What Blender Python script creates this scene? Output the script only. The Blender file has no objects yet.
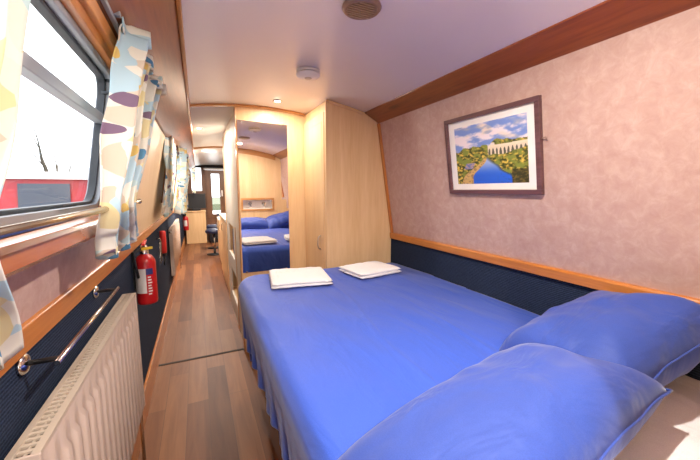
import bpy, bmesh, math, random
from mathutils import Vector, Matrix, noise
C = bpy.context.scene.collection
random.seed(7)
PI = math.pi

# ------------------------------------------------------------------ materials
def lin(c):
    return tuple(((v/255)/12.92 if v/255 <= .04045 else ((v/255+.055)/1.055)**2.4) for v in c) + (1,)
class NT:
    def __init__(s, name):
        s.m = bpy.data.materials.new(name); s.m.use_nodes = True
        s.t = s.m.node_tree; s.n = s.t.nodes; s.b = s.n['Principled BSDF']
    def add(s, typ, **kw):
        n = s.n.new(typ)
        for k, v in kw.items():
            if k[0] == '_': setattr(n, k[1:], v)
            else: n.inputs[k.replace('_', ' ')].default_value = v
        return n
    def link(s, a, b): s.t.links.new(a, b)
    def coord(s, scale=(1,1,1), rot=(0,0,0), kind='Object'):
        c = s.add('ShaderNodeTexCoord'); m = s.add('ShaderNodeMapping')
        m.inputs['Scale'].default_value = scale; m.inputs['Rotation'].default_value = rot
        s.link(c.outputs[kind], m.inputs['Vector']); return m.outputs['Vector']
    def ramp(s, fac, stops, interp='LINEAR'):
        r = s.add('ShaderNodeValToRGB'); cr = r.color_ramp; cr.interpolation = interp
        while len(cr.elements) < len(stops): cr.elements.new(.5)
        for e, (p, c) in zip(cr.elements, stops): e.position = p; e.color = c
        s.link(fac, r.inputs['Fac']); return r.outputs['Color']
    def bump(s, h, strength, dist=.01):
        b = s.add('ShaderNodeBump', Strength=strength, Distance=dist)
        s.link(h, b.inputs['Height']); s.link(b.outputs['Normal'], s.b.inputs['Normal'])
def plain(name, c, rough=.5, metal=0, spec=.5, var=.04, scale=12, bump=0, sheen=0):
    t = NT(name); v = t.coord((scale,)*3)
    nz = t.add('ShaderNodeTexNoise', Scale=1.0, Detail=4.0); t.link(v, nz.inputs['Vector'])
    l = lin(c)
    a = tuple(max(0, x*(1-var)) for x in l[:3])+(1,); b = tuple(min(1, x*(1+var)) for x in l[:3])+(1,)
    t.link(t.ramp(nz.outputs['Fac'], [(.3, a), (.7, b)]), t.b.inputs['Base Color'])
    t.b.inputs['Roughness'].default_value = rough; t.b.inputs['Metallic'].default_value = metal
    t.b.inputs['Specular IOR Level'].default_value = spec
    if sheen: t.b.inputs['Sheen Weight'].default_value = sheen
    if bump: t.bump(nz.outputs['Fac'], bump)
    return t.m
def wood(name, c1, c2, axis='Z', rough=.45, scale=1.0, knots=False, coat=0):
    t = NT(name)
    k = {'X': (.6, 9, 9), 'Y': (9, .6, 9), 'Z': (9, 9, .6)}[axis]
    v = t.coord(tuple(x*scale for x in k))
    nz = t.add('ShaderNodeTexNoise', Scale=1.6, Detail=6.0, Roughness=.6, Distortion=.4); t.link(v, nz.inputs['Vector'])
    v2 = t.coord(tuple(x*scale*6 for x in k))
    n2 = t.add('ShaderNodeTexNoise', Scale=2.0, Detail=3.0); t.link(v2, n2.inputs['Vector'])
    mx = t.add('ShaderNodeMix', _data_type='FLOAT'); mx.inputs[0].default_value = .35
    t.link(nz.outputs['Fac'], mx.inputs[2]); t.link(n2.outputs['Fac'], mx.inputs[3])
    col = t.ramp(mx.outputs[0], [(.32, lin(c1)), (.68, lin(c2))])
    if knots:
        v3 = t.coord(tuple({'X': (1.6,7,7), 'Y': (7,1.6,7), 'Z': (7,7,1.6)}[axis]))
        vo = t.add('ShaderNodeTexVoronoi', Scale=1.0); t.link(v3, vo.inputs['Vector'])
        kf = t.ramp(vo.outputs['Distance'], [(.06, (1,1,1,1)), (.16, (0,0,0,1))])
        m2 = t.add('ShaderNodeMix', _data_type='RGBA')
        t.link(kf, m2.inputs[0]); t.link(col, m2.inputs[6]); m2.inputs[7].default_value = tuple(x*.35 for x in lin(c1)[:3])+(1,)
        col = m2.outputs[2]
    t.link(col, t.b.inputs['Base Color'])
    t.b.inputs['Roughness'].default_value = rough
    t.b.inputs['Coat Weight'].default_value = coat; t.b.inputs['Coat Roughness'].default_value = .2
    t.bump(n2.outputs['Fac'], .08, .002)
    return t.m
def emit(name, c, strength):
    t = NT(name); t.b.inputs['Base Color'].default_value = c
    t.b.inputs['Emission Color'].default_value = c; t.b.inputs['Emission Strength'].default_value = strength
    return t.m
def pink_mat():
    t = NT('pink_marbled_vinyl'); v = t.coord((1,1,1))
    a = t.add('ShaderNodeTexNoise', Scale=22.0, Detail=8.0, Roughness=.7, Distortion=.5); t.link(v, a.inputs['Vector'])
    t.link(t.ramp(a.outputs['Fac'], [(.32, lin((180,144,132))), (.5, lin((188,155,143))), (.68, lin((198,168,157)))]), t.b.inputs['Base Color'])
    t.b.inputs['Roughness'].default_value = .55; t.bump(a.outputs['Fac'], .05, .003)
    return t.m
def carpet_mat():
    t = NT('ribbed_navy_carpet'); v = t.coord((1,1,1))
    w = t.add('ShaderNodeTexWave', Scale=38.0, Distortion=1.5, Detail=2.0, _bands_direction='Z'); w.inputs['Detail Scale'].default_value = 6; t.link(v, w.inputs['Vector'])
    a = t.add('ShaderNodeTexNoise', Scale=220.0, Detail=3.0); t.link(v, a.inputs['Vector'])
    mx = t.add('ShaderNodeMix', _data_type='FLOAT'); mx.inputs[0].default_value = .6
    t.link(w.outputs['Fac'], mx.inputs[2]); t.link(a.outputs['Fac'], mx.inputs[3])
    t.link(t.ramp(mx.outputs[0], [(.25, lin((20,27,44))), (.75, lin((50,62,84)))]), t.b.inputs['Base Color'])
    t.b.inputs['Roughness'].default_value = .95; t.b.inputs['Specular IOR Level'].default_value = .15
    t.bump(mx.outputs[0], .5, .004)
    return t.m
def floor_mat():
    t = NT('oak_laminate_planks'); v = t.coord((1,1,1), (0,0,PI/2))
    br = t.add('ShaderNodeTexBrick', Scale=1.0, _offset=.37)
    br.inputs['Brick Width'].default_value = 1.1; br.inputs['Row Height'].default_value = .125
    br.inputs['Mortar Size'].default_value = .0012; br.inputs['Mortar Smooth'].default_value = .3
    br.inputs['Color1'].default_value = (0,0,0,1); br.inputs['Color2'].default_value = (1,1,1,1); br.inputs['Mortar'].default_value = (.5,.5,.5,1)
    br.inputs['Bias'].default_value = 0; t.link(v, br.inputs['Vector'])
    v2 = t.coord((11, .9, 1)); nz = t.add('ShaderNodeTexNoise', Scale=1.7, Detail=7.0, Roughness=.62, Distortion=.8); t.link(v2, nz.inputs['Vector'])
    mx = t.add('ShaderNodeMix', _data_type='FLOAT'); mx.inputs[0].default_value = .62
    t.link(br.outputs['Color'], mx.inputs[2]); t.link(nz.outputs['Fac'], mx.inputs[3])
    col = t.ramp(mx.outputs[0], [(.22, lin((88,50,28))), (.5, lin((116,72,42))), (.78, lin((142,96,60)))])
    m2 = t.add('ShaderNodeMix', _data_type='RGBA'); m2.inputs[7].default_value = lin((82,55,38))
    t.link(br.outputs['Fac'], m2.inputs[0]); t.link(col, m2.inputs[6])
    t.link(m2.outputs[2], t.b.inputs['Base Color'])
    t.b.inputs['Roughness'].default_value = .5; t.b.inputs['Specular IOR Level'].default_value = .3; t.bump(nz.outputs['Fac'], .04, .002)
    return t.m
def cloth_mat(name, c, c2, wr=.25, scale=3.0, along=(4.5,1.2,3)):
    t = NT(name); v = t.coord(along)
    a = t.add('ShaderNodeTexNoise', Scale=scale, Detail=3.0, Roughness=.5, Distortion=.7); t.link(v, a.inputs['Vector'])
    w = t.coord((1,1,1)); b = t.add('ShaderNodeTexNoise', Scale=450.0, Detail=1.0); t.link(w, b.inputs['Vector'])
    t.link(t.ramp(b.outputs['Fac'], [(.35, lin(c)), (.65, lin(c2))]), t.b.inputs['Base Color'])
    t.b.inputs['Roughness'].default_value = .62; t.b.inputs['Specular IOR Level'].default_value = .35
    t.b.inputs['Sheen Weight'].default_value = .25; t.b.inputs['Sheen Roughness'].default_value = .4
    t.bump(a.outputs['Fac'], wr, .03)
    return t.m
def curtain_mat():
    t = NT('leaf_print_cotton'); v = t.coord((1,1,1), kind='UV')
    dn = t.add('ShaderNodeTexNoise', Scale=9.0, Detail=2.0); t.link(v, dn.inputs['Vector'])
    va = t.add('ShaderNodeVectorMath', _operation='MULTIPLY_ADD'); va.inputs[1].default_value = (.07,.07,0)
    t.link(dn.outputs['Color'], va.inputs[0]); t.link(v, va.inputs[2])
    big = t.add('ShaderNodeTexVoronoi', Scale=21.0); t.link(va.outputs[0], big.inputs['Vector'])
    sp = t.add('ShaderNodeSeparateColor'); t.link(big.outputs['Color'], sp.inputs[0])
    base = t.ramp(sp.outputs['Red'], [(0, lin((222,218,206))), (.22, lin((176,202,214))), (.46, lin((226,222,212))), (.66, lin((220,206,160))), (.76, lin((186,208,210))), (.88, lin((206,190,172)))], 'CONSTANT')
    lf = t.add('ShaderNodeTexVoronoi', Scale=23.0); t.link(va.outputs[0], lf.inputs['Vector'])
    s2 = t.add('ShaderNodeSeparateColor'); t.link(lf.outputs['Color'], s2.inputs[0])
    msk = t.add('ShaderNodeMath', _operation='LESS_THAN'); msk.inputs[1].default_value = .43; t.link(lf.outputs['Distance'], msk.inputs[0])
    sel = t.add('ShaderNodeMath', _operation='GREATER_THAN'); sel.inputs[1].default_value = .64; t.link(s2.outputs['Green'], sel.inputs[0])
    mm = t.add('ShaderNodeMath', _operation='MULTIPLY'); t.link(msk.outputs[0], mm.inputs[0]); t.link(sel.outputs[0], mm.inputs[1])
    lc = t.ramp(s2.outputs['Blue'], [(0, lin((84,134,168))), (.4, lin((70,140,150))), (.62, lin((212,180,104))), (.85, lin((120,96,120)))], 'CONSTANT')
    mx = t.add('ShaderNodeMix', _data_type='RGBA'); t.link(mm.outputs[0], mx.inputs[0]); t.link(base, mx.inputs[6]); t.link(lc, mx.inputs[7])
    dots = t.add('ShaderNodeTexVoronoi', Scale=45.0); t.link(v, dots.inputs['Vector'])
    d1 = t.add('ShaderNodeMath', _operation='LESS_THAN'); d1.inputs[1].default_value = .25; t.link(dots.outputs['Distance'], d1.inputs[0])
    ln = t.add('ShaderNodeMath', _operation='GREATER_THAN'); ln.inputs[1].default_value = .62; t.link(dn.outputs['Fac'], ln.inputs[0])
    dm = t.add('ShaderNodeMath', _operation='MULTIPLY'); t.link(d1.outputs[0], dm.inputs[0]); t.link(ln.outputs[0], dm.inputs[1])
    m3 = t.add('ShaderNodeMix', _data_type='RGBA'); t.link(dm.outputs[0], m3.inputs[0]); t.link(mx.outputs[2], m3.inputs[6]); m3.inputs[7].default_value = lin((110,84,96))
    tr = t.add('ShaderNodeBsdfTranslucent'); sh = t.add('ShaderNodeMixShader'); sh.inputs[0].default_value = .2
    t.link(m3.outputs[2], t.b.inputs['Base Color']); t.link(m3.outputs[2], tr.inputs['Color'])
    t.b.inputs['Roughness'].default_value = .85
    out = t.n['Material Output']; t.link(t.b.outputs[0], sh.inputs[1]); t.link(tr.outputs[0], sh.inputs[2]); t.link(sh.outputs[0], out.inputs['Surface'])
    return t.m
def glass_mat():
    t = NT('window_glass'); tr = t.add('ShaderNodeBsdfTransparent'); gl = t.add('ShaderNodeBsdfGlossy', Roughness=.02)
    fr = t.add('ShaderNodeFresnel', IOR=1.12); mx = t.add('ShaderNodeMixShader')
    t.link(fr.outputs[0], mx.inputs[0]); t.link(tr.outputs[0], mx.inputs[1]); t.link(gl.outputs[0], mx.inputs[2])
    t.link(mx.outputs[0], t.n['Material Output'].inputs['Surface']); return t.m
def vcol_mat(name):
    t = NT(name); a = t.add('ShaderNodeAttribute', _attribute_name='paint'); t.link(a.outputs['Color'], t.b.inputs['Base Color'])
    t.b.inputs['Roughness'].default_value = .35; return t.m

M = dict(
 pink=pink_mat(), carpet=carpet_mat(), floor=floor_mat(), curtain=curtain_mat(), glass=glass_mat(),
 ceiling=plain('white_ceiling_board', (244,236,240), .38, var=.012, scale=3),
 corridor_ceiling=plain('glossy_white_ceiling_board', (240,236,234), .22, var=.02, scale=2),
 oak=wood('pale_oak_veneer', (218,176,126), (236,200,152), 'Z', .42, .8),
 oak_panel=wood('pale_oak_wall_lining', (222,190,150), (236,210,174), 'Z', .5, .5),
 grey_oak=wood('washed_oak_panel', (214,202,186), (228,218,204), 'Z', .6, .6),
 trim=wood('varnished_pine_trim', (168,94,34), (206,132,58), 'Y', .35, 1, coat=.3),
 trimz=wood('varnished_pine_post', (168,94,34), (206,132,58), 'Z', .35, 1, coat=.3),
 trimx=wood('varnished_pine_crosspiece', (176,116,62), (206,148,88), 'X', .35, 1, coat=.3),
 beam=wood('varnished_cedar_board', (112,52,18), (160,84,34), 'Y', .32, .8, True, .4),
 sill=wood('varnished_window_sill', (150,82,42), (186,112,66), 'Y', .22, .8, coat=.6),
 brownwood=wood('brown_mahogany', (92,60,40), (120,80,54), 'Z', .4),
 paleframe=wood('frame_lining', (150,92,58), (182,122,84), 'Y', .3, coat=.4),
 blue=cloth_mat('cornflower_blue_cotton', (47,80,176), (55,88,188), .34, 2.2),
 bluep=cloth_mat('blue_pillowcase_cotton', (43,68,146), (51,76,158), .55, 2.6, (2,3.2,2)),
 white=cloth_mat('white_sheet_cotton', (226,224,226), (236,234,236), .35, 3, (3,2,3)),
 towel=plain('white_terry_towel', (243,240,240), .95, var=.03, scale=260, bump=.6, sheen=.4),
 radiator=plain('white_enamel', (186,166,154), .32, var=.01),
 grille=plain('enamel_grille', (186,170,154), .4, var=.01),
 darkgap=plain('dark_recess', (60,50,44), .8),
 chrome=plain('polished_chrome', (205,200,196), .14, 1, var=.02),
 brass=plain('brushed_brass_rod', (186,172,150), .25, 1, var=.03),
 alu=plain('brushed_aluminium_frame', (140,144,152), .4, .2, var=.03),
 rubber=plain('black_rubber_seal', (38,42,50), .5),
 black=plain('black_plastic', (26,26,30), .45),
 red=plain('red_enamel_cylinder', (178,24,28), .28, var=.03),
 redp=plain('red_plastic', (214,40,36), .35),
 label=plain('paper_label', (226,220,214), .5),
 navylabel=plain('navy_label_print', (40,50,110), .5),
 yellow=plain('yellow_plastic', (226,190,50), .45),
 purpleframe=wood('dark_plum_frame_moulding', (84,54,58), (116,80,84), 'Y', .3, coat=.3),
 mount=plain('ivory_picture_mount', (238,230,222), .8),
 photo=vcol_mat('canal_photograph_print'),
 nickel=plain('brushed_bronze', (176,156,140), .35, .7),
 plastic=plain('white_plastic', (232,226,222), .4),
 navyseat=plain('navy_leather', (30,38,66), .4),
 bronze=plain('bronze_vent_metal', (156,130,116), .35, .6),
 dark=plain('charcoal_upholstery', (30,28,32), .8),
 lamp=emit('lit_lamp_lens', (1,.86,.66,1), 14),
 boatred=plain('red_boat_paint', (140,14,26), .4), boatwhite=plain('cream_boat_paint', (150,144,142), .4),
 boatblue=plain('navy_boat_paint', (24,30,52), .4), boatglass=plain('dark_boat_window', (40,46,60), .15),
 bark=plain('grey_bark', (66,58,48), .9, var=.1), paving=plain('pale_concrete', (214,208,198), .9, var=.08, scale=3), ground=plain('grass_bank', (84,88,66), .95, var=.2, scale=.5),
)
mir = NT('mirror_silvering'); mir.b.inputs['Base Color'].default_value = (.93,.92,.9,1); mir.b.inputs['Metallic'].default_value = 1; mir.b.inputs['Roughness'].default_value = .0
M['mirror'] = mir.m
wat = NT('canal_water'); wat.b.inputs['Base Color'].default_value = lin((120,130,130)); wat.b.inputs['Roughness'].default_value = .08
M['water'] = wat.m

# ------------------------------------------------------------------ mesh helpers
class MB:
    def __init__(s): s.v = []; s.f = []; s.mi = []; s.uv = []; s.smooth = []
    def add(s, vs, fs, mi=0, sm=False):
        o = len(s.v); s.v += [tuple(p) for p in vs]
        for f in fs: s.f.append([i+o for i in f]); s.mi.append(mi); s.smooth.append(sm)
    def box(s, x0, x1, y0, y1, z0, z1, mi=0):
        vs = [(x,y,z) for x in (x0,x1) for y in (y0,y1) for z in (z0,z1)]
        s.add(vs, [(0,1,3,2),(4,6,7,5),(0,4,5,1),(2,3,7,6),(0,2,6,4),(1,5,7,3)], mi)
    def prism(s, pts, y0, y1, mi=0, axis='Y', sm=False):
        n = len(pts)
        def P(p, t): return {'Y': (p[0], t, p[1]), 'X': (t, p[0], p[1]), 'Z': (p[0], p[1], t)}[axis]
        vs = [P(p, y0) for p in pts] + [P(p, y1) for p in pts]
        s.add(vs, [(i, (i+1) % n, (i+1) % n+n, i+n) for i in range(n)], mi, sm)
        s.add(vs, [tuple(range(n))[::-1], tuple(range(n, 2*n))], mi)
    def tube(s, path, r, n=12, mi=0, cap=True):
        path = [Vector(p) for p in path]; rs = r if isinstance(r, (list, tuple)) else [r]*len(path)
        vs = []; prev = None
        for i, p in enumerate(path):
            d = (path[min(i+1, len(path)-1)] - path[max(i-1, 0)]).normalized()
            if prev is None: a = d.orthogonal().normalized()
            else: a = (prev - d*prev.dot(d)).normalized()
            prev = a; b = d.cross(a)
            for k in range(n):
                t = 2*PI*k/n; vs.append(p + (a*math.cos(t) + b*math.sin(t))*rs[i])
        fs = [(i*n+k, i*n+(k+1) % n, (i+1)*n+(k+1) % n, (i+1)*n+k) for i in range(len(path)-1) for k in range(n)]
        s.add(vs, fs, mi, True)
        if cap: s.add(vs[:n], [tuple(range(n))[::-1]], mi); s.add(vs[-n:], [tuple(range(n))], mi)
    def lathe(s, prof, c=(0,0,0), n=28, mi=0, mat=None):
        vs = []
        for r, h in prof:
            for k in range(n):
                t = 2*PI*k/n; p = Vector((r*math.cos(t), r*math.sin(t), h))
                if mat: p = mat @ p
                vs.append(p + Vector(c))
        fs = [(i*n+k, i*n+(k+1) % n, (i+1)*n+(k+1) % n, (i+1)*n+k) for i in range(len(prof)-1) for k in range(n)]
        s.add(vs, fs, mi, True)
        if prof[0][0] < .002: s.add(vs[:n], [tuple(range(n))[::-1]], mi)
        if prof[-1][0] < .002: s.add(vs[-n:], [tuple(range(n))], mi)
    def build(s, name, mats, parent=None, bevel=0, weld=True, solid=0, sub=0):
        me = bpy.data.meshes.new(name); me.from_pydata(s.v, [], s.f); me.update()
        for m in (mats if isinstance(mats, (list, tuple)) else [mats]): me.materials.append(m)
        for p, mi, sm in zip(me.polygons, s.mi, s.smooth): p.material_index = mi; p.use_smooth = sm
        bm = bmesh.new(); bm.from_mesh(me)
        if weld: bmesh.ops.remove_doubles(bm, verts=bm.verts, dist=1e-5)
        bmesh.ops.recalc_face_normals(bm, faces=bm.faces)
        bm.to_mesh(me); bm.free()
        o = bpy.data.objects.new(name, me); C.objects.link(o)
        if parent: o.parent = parent; o.matrix_parent_inverse = Matrix.Translation(-Vector(parent.location))
        if solid: md = o.modifiers.new('t', 'SOLIDIFY'); md.thickness = solid; md.offset = -1
        if sub: md = o.modifiers.new('s', 'SUBSURF'); md.levels = sub; md.render_levels = sub
        if bevel:
            md = o.modifiers.new('b', 'BEVEL'); md.width = bevel; md.segments = 2; md.limit_method = 'ANGLE'; md.angle_limit = math.radians(40)
        return o
def box(name, x0, x1, y0, y1, z0, z1, m, parent=None, bevel=.002):
    b = MB(); b.box(x0,x1,y0,y1,z0,z1); return b.build(name, m, parent, bevel)
def tag(o, label=None, cat=None, group=None, kind=None):
    for k, v in (('label', label), ('category', cat), ('group', group), ('kind', kind)):
        if v: o[k] = v
    return o
def thing(name, loc, label, cat, group=None):
    o = bpy.data.objects.new(name, None); C.objects.link(o); o.location = loc; o.empty_display_size = .05
    return tag(o, label, cat, group)
def struct(o): o['kind'] = 'structure'; return o
def grid(nx, ny, fn, uvfn=None, closed=False):
    b = MB(); vs = []; uv = []
    for j in range(ny+1):
        for i in range(nx+1):
            vs.append(fn(i/nx, j/ny)); uv.append(uvfn(i/nx, j/ny) if uvfn else (i/nx, j/ny))
    fs = [(j*(nx+1)+i, j*(nx+1)+i+1, (j+1)*(nx+1)+i+1, (j+1)*(nx+1)+i) for j in range(ny) for i in range(nx)]
    b.add(vs, fs, 0, True); b.uvs = uv; return b
def build_uv(b, name, m, parent=None, solid=0):
    me = bpy.data.meshes.new(name); me.from_pydata(b.v, [], b.f); me.update(); me.materials.append(m)
    l = me.uv_layers.new(name='UVMap')
    for p in me.polygons:
        p.use_smooth = True
        for li in p.loop_indices: l.data[li].uv = b.uvs[me.loops[li].vertex_index]
    o = bpy.data.objects.new(name, me); C.objects.link(o)
    if parent: o.parent = parent; o.matrix_parent_inverse = Matrix.Translation(-Vector(parent.location))
    if solid: md = o.modifiers.new('t', 'SOLIDIFY'); md.thickness = solid; md.offset = 0
    return o
def rrect(x0, x1, z0, z1, r, n=8):
    pts = []
    for cx, cz, a0 in ((x1-r, z1-r, 0), (x0+r, z1-r, PI/2), (x0+r, z0+r, PI), (x1-r, z0+r, 1.5*PI)):
        for k in range(n+1):
            a = a0 + PI/2*k/n; pts.append((cx+r*math.cos(a), cz+r*math.sin(a)))
    return pts
def smooth(a, b, x):
    t = max(0, min(1, (x-a)/(b-a))); return t*t*(3-2*t)

# ------------------------------------------------------------------ dimensions (metres, y runs along the boat)
YB, YE = 2.75, 9.6         # bulkhead, far end
ZD = 1.025                 # dado height
def lw(z): return -.36 + .16*max(0, z-ZD)          # left wall face
def rw(z): return 1.416 - .16*max(0, z-ZD)         # right wall face
def zc(x): return 2.03 - .18*(x-.47)**2             # ceiling curve
Y0 = -1.6

# ------------------------------------------------------------------ shell
b = MB(); b.box(-.42, 1.48, Y0, YE+.1, -.05, 0); struct(b.build('floor', M['floor']))
def ceil(y0, y1, m, name):
    b = MB(); xs = [-.3 + 1.66*i/24 for i in range(25)]
    pts = [(x, zc(x)) for x in xs] + [(x, zc(x)+.04) for x in reversed(xs)]
    b.prism(pts, y0, y1, 0, 'Y', True); return struct(b.build(name, m))
ceil(Y0, YB+.02, M['ceiling'], 'ceiling'); ceil(YB+.02, YE+.1, M['corridor_ceiling'], 'ceiling')

# left wall: lower carpet lining, upper lining with window holes
box('wall_left', -.42, -.36, Y0, YE+.1, 0, ZD, M['carpet'], bevel=0)['kind'] = 'structure'
def upper_wall(side, y0, y1, holes, m, name):
    face = lw if side < 0 else rw
    ys = sorted(set([y0, y1] + [h for q in holes for h in q[:2]])); ztop = 1.93
    zs = sorted(set([ZD, ztop] + [h for q in holes for h in q[2:]])); b = MB()
    for a, c in zip(ys, ys[1:]):
        for e, g in zip(zs, zs[1:]):
            if any(q[0] <= (a+c)/2 <= q[1] and q[2] <= (e+g)/2 <= q[3] for q in holes): continue
            t = -.05 if side < 0 else .05
            vs = [(face(z)+o, y, z) for o in (0, t) for y in (a, c) for z in (e, g)]
            b.add(vs, [(0,1,3,2),(4,6,7,5),(0,4,5,1),(2,3,7,6),(0,2,6,4),(1,5,7,3)])
    return struct(b.build(name, m))
W1 = (.30, 1.47, 1.30, 1.78)
upper_wall(-1, Y0, 1.62, [(-1.3, -.4, 1.30, 1.78), W1], M['pink'], 'wall_left')
upper_wall(-1, 1.62, YE+.1, [(3.7, 5.4, 1.30, 1.78), (6.3, 7.6, 1.3, 1.78), (8.2, 9.3, 1.3, 1.78)], M['oak_panel'], 'wall_left')
box('wall_right', 1.416, 1.47, Y0, YE+.1, 0, ZD, M['carpet'], bevel=0)['kind'] = 'structure'
upper_wall(1, Y0, 2.76, [(-1.4,-.25,1.30,1.78)], M['pink'], 'wall_right')
upper_wall(1, 2.76, YE+.1, [(3.4, 4.6, 1.3, 1.78), (6.0, 7.4, 1.3, 1.78)], M['oak_panel'], 'wall_right')
# dado trims
def strip(pts, y0, y1, m, name, bev=.003):
    b = MB(); b.prism(pts, y0, y1); return struct(b.build(name, m, None, bev))
strip([(-.36,1.028),(-.343,1.028),(-.340,1.085),(-.352,1.09),(-.36,1.085)], Y0, YE, M['trim'], 'trim_1')
strip([(1.42,.982),(1.398,.982),(1.394,1.022),(1.40,1.03),(1.42,1.03)], .0, 2.228, M['trim'], 'trim_2')
# cedar boards along the ceiling edges
strip([(-.235,1.835),(-.215,1.838),(-.028,1.965),(-.034,1.985),(-.27,1.95)], Y0, YE, M['beam'], 'trim_3')
strip([(1.285,1.872),(1.272,1.878),(1.160,1.938),(1.164,1.975),(1.32,1.93)], .0, 2.228, M['beam'], 'trim_4')
strip([(-.03,1.957),(-.016,1.953),(-.014,1.972),(-.03,1.975)], Y0, YE, M['trim'], 'trim_5')
# post strip where pink wall meets the wardrobe
b = MB()
b.add([(rw(z)-o, y, z) for z in (1.03, 1.87) for o in (0, .014) for y in (2.198, 2.228)], [(0,1,3,2),(4,6,7,5),(0,4,5,1),(2,3,7,6),(0,2,6,4),(1,5,7,3)])
struct(b.build('trim_6', M['trimz'], None, .003))
# baseboard and pipe boxing
box('baseboard_left', -.36, -.345, Y0, YE, 0, .175, M['trim'])['kind'] = 'structure'
# arched ceiling trims
def arc_trim(y, n, x0=-.03, x1=1.3, h=.022, m='trimx'):
    b = MB(); xs = [x0+(x1-x0)*i/20 for i in range(21)]
    b.prism([(x, zc(x)+.002) for x in xs] + [(x, zc(x)-h) for x in reversed(xs)], y-.014, y+.012)
    struct(b.build('trim_%d' % n, M[m]))
arc_trim(YB-.02, 7, -.02, .853, .016); arc_trim(5.4, 8, h=.025)
# threshold strip
box('trim_9', -.345, .30, 2.80, 2.825, 0, .004, M['darkgap'])['kind'] = 'structure'
# bulkhead with the mirror, end wall behind the bed with a niche, corridor wall
b = MB(); xs = [.30+(1.3-.30)*i/12 for i in range(13)]
b.prism([(.30,0), (1.40,0), (1.40,1.1)] + [(x, zc(x)) for x in reversed(xs)], YB, YB+.03)
struct(b.build('wall_bulkhead', M['oak']))
box('trim_10', .294, .300, YB-.010, YB+.032, 0, 2.005, M['trimx'])['kind'] = 'structure'
b = MB()
for x0, x1, z0, z1 in ((.50,.66,0,1.06),(.66,1.13,0,1.06),(1.13,1.41,0,1.06),(.50,.66,1.06,1.21),(1.13,1.37,1.06,1.21),(.50,.66,1.21,1.97),(.66,1.13,1.21,1.97),(1.13,1.29,1.21,1.93)):
    b.box(x0, x1, -.03, 0, z0, z1)
struct(b.build('wall_headboard', M['oak'], weld=False))
b = MB(); xs = [.50+(1.2-.50)*i/12 for i in range(13)]
b.prism([(x, zc(x)) for x in xs]+[(x, zc(x)-.08) for x in reversed(xs)], -.035, .004); struct(b.build('trim_11', M['trimx']))
# far end
b = MB(); b.box(-.42, -.12, YE, YE+.05, 0, 1.95); b.box(.12, .21, YE, YE+.05, 0, 1.95); b.box(-.12,.12,YE,YE+.05,0,1.35); b.box(.74, 1.48, YE, YE+.05, 0, 1.95); b.box(.21,.74,YE,YE+.05,0,.62); b.box(-.42,1.48,YE,YE+.05,1.95,2.1)
struct(b.build('wall_far', M['brownwood'], weld=False))
b = MB(); b.box(-.42,-.30,Y0-.05,Y0,0,2.1); b.box(.62,1.48,Y0-.05,Y0,0,2.1); b.box(-.30,.62,Y0-.05,Y0,1.88,2.1); b.box(-.30,.62,Y0-.05,Y0,0,.35); struct(b.build('wall_rear', M['oak'], weld=False))
box('added_rear_door', -.30, .62, Y0-.03, Y0-.024, .35, 1.88, M['glass'])['kind'] = 'structure'  # unseen glazed door added to let in fill daylight from behind
b = MB(); b.box(-.30,-.24,Y0-.04,Y0-.01,.35,1.88); b.box(.56,.62,Y0-.04,Y0-.01,.35,1.88); b.box(.13,.19,Y0-.04,Y0-.01,.35,1.88); b.box(-.24,.56,Y0-.04,Y0-.01,.35,.42); b.box(-.24,.56,Y0-.04,Y0-.01,1.81,1.88); struct(b.build('trim_15', M['brownwood'], weld=False))

# ------------------------------------------------------------------ windows
def window(n, y0, y1, side=-1, full=True):
    """aluminium window set in the sloping side wall; built in the wall plane (y, s)"""
    z0, z1 = 1.30, 1.78
    face = lw if side < 0 else rw
    nrm = 1 if side < 0 else -1
    root = bpy.data.objects.new('window_%d' % n, None); C.objects.link(root); root.location = (face(1.3), y0, 1.3); root['kind'] = 'structure'
    def ring(outer, inner, o0, o1, name, m, bev=.002):
        k = len(outer); b = MB()
        def P(p, o): return (face(p[1]) + nrm*o, p[0], p[1])
        vs = [P(p, o) for o in (o0, o1) for p in outer] + [P(p, o) for o in (o0, o1) for p in inner]
        fs = []
        for i in range(k):
            j = (i+1) % k
            fs += [(i,j,k+j,k+i), (2*k+i,3*k+i,3*k+j,2*k+j), (i,2*k+i,2*k+j,j), (k+i,k+j,3*k+j,3*k+i)]
        b.add(vs, fs); return b.build(name, m, root, bev)
    def scaled(d, r): return rrect(y0+d, y1-d, z0+d, z1-d, r)
    ring(scaled(-.055, .012), scaled(.004, .07), -.03, .014, 'wood_surround', M['trim'])
    ring(scaled(.004, .07), scaled(.022, .064), -.05, -.006, 'window_frame', M['alu'])
    ring(scaled(.022, .064), scaled(.032, .058), -.045, -.022, 'rubber_seal', M['rubber'])
    b = MB(); pts = scaled(.03, .042); b.add([(face(p[1])-nrm*.04, p[0], p[1]) for p in pts]+[(face(p[1])-nrm*.044, p[0], p[1]) for p in pts], [tuple(range(len(pts))), tuple(range(len(pts), 2*len(pts)))])
    b.build('window_pane', M['glass'], root)
    if full:
        b = MB(); zt = 1.615
        b.add([(face(z)-nrm*o, y, z) for z in (zt-.014, zt+.014) for o in (.015, .045) for y in (y0+.03, y1-.03)], [(0,1,3,2),(4,6,7,5),(0,4,5,1),(2,3,7,6),(0,2,6,4),(1,5,7,3)])
        b.build('transom_bar', M['alu'], root, .002)
        b = MB()
        for dz, dy in ((-.035, -.05), (-.075, -.045)):
            z = z1+dz; b.tube([(face(z)-.03, y1+dy, z), (face(z)+.004, y1+dy, z), (face(z)+.006, y1+dy-.02, z-.004)], .005, 8)
        b.build('vent_catch', M['rubber'], root)
    return root
window(1, W1[0], W1[1]); window(2, -1.3, -.4); window(3, 3.7, 5.4); window(4, 6.3, 7.6, full=False); window(5, 8.2, 9.3, full=False)  # second one, behind the camera, is unseen and added for soft daylight
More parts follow.
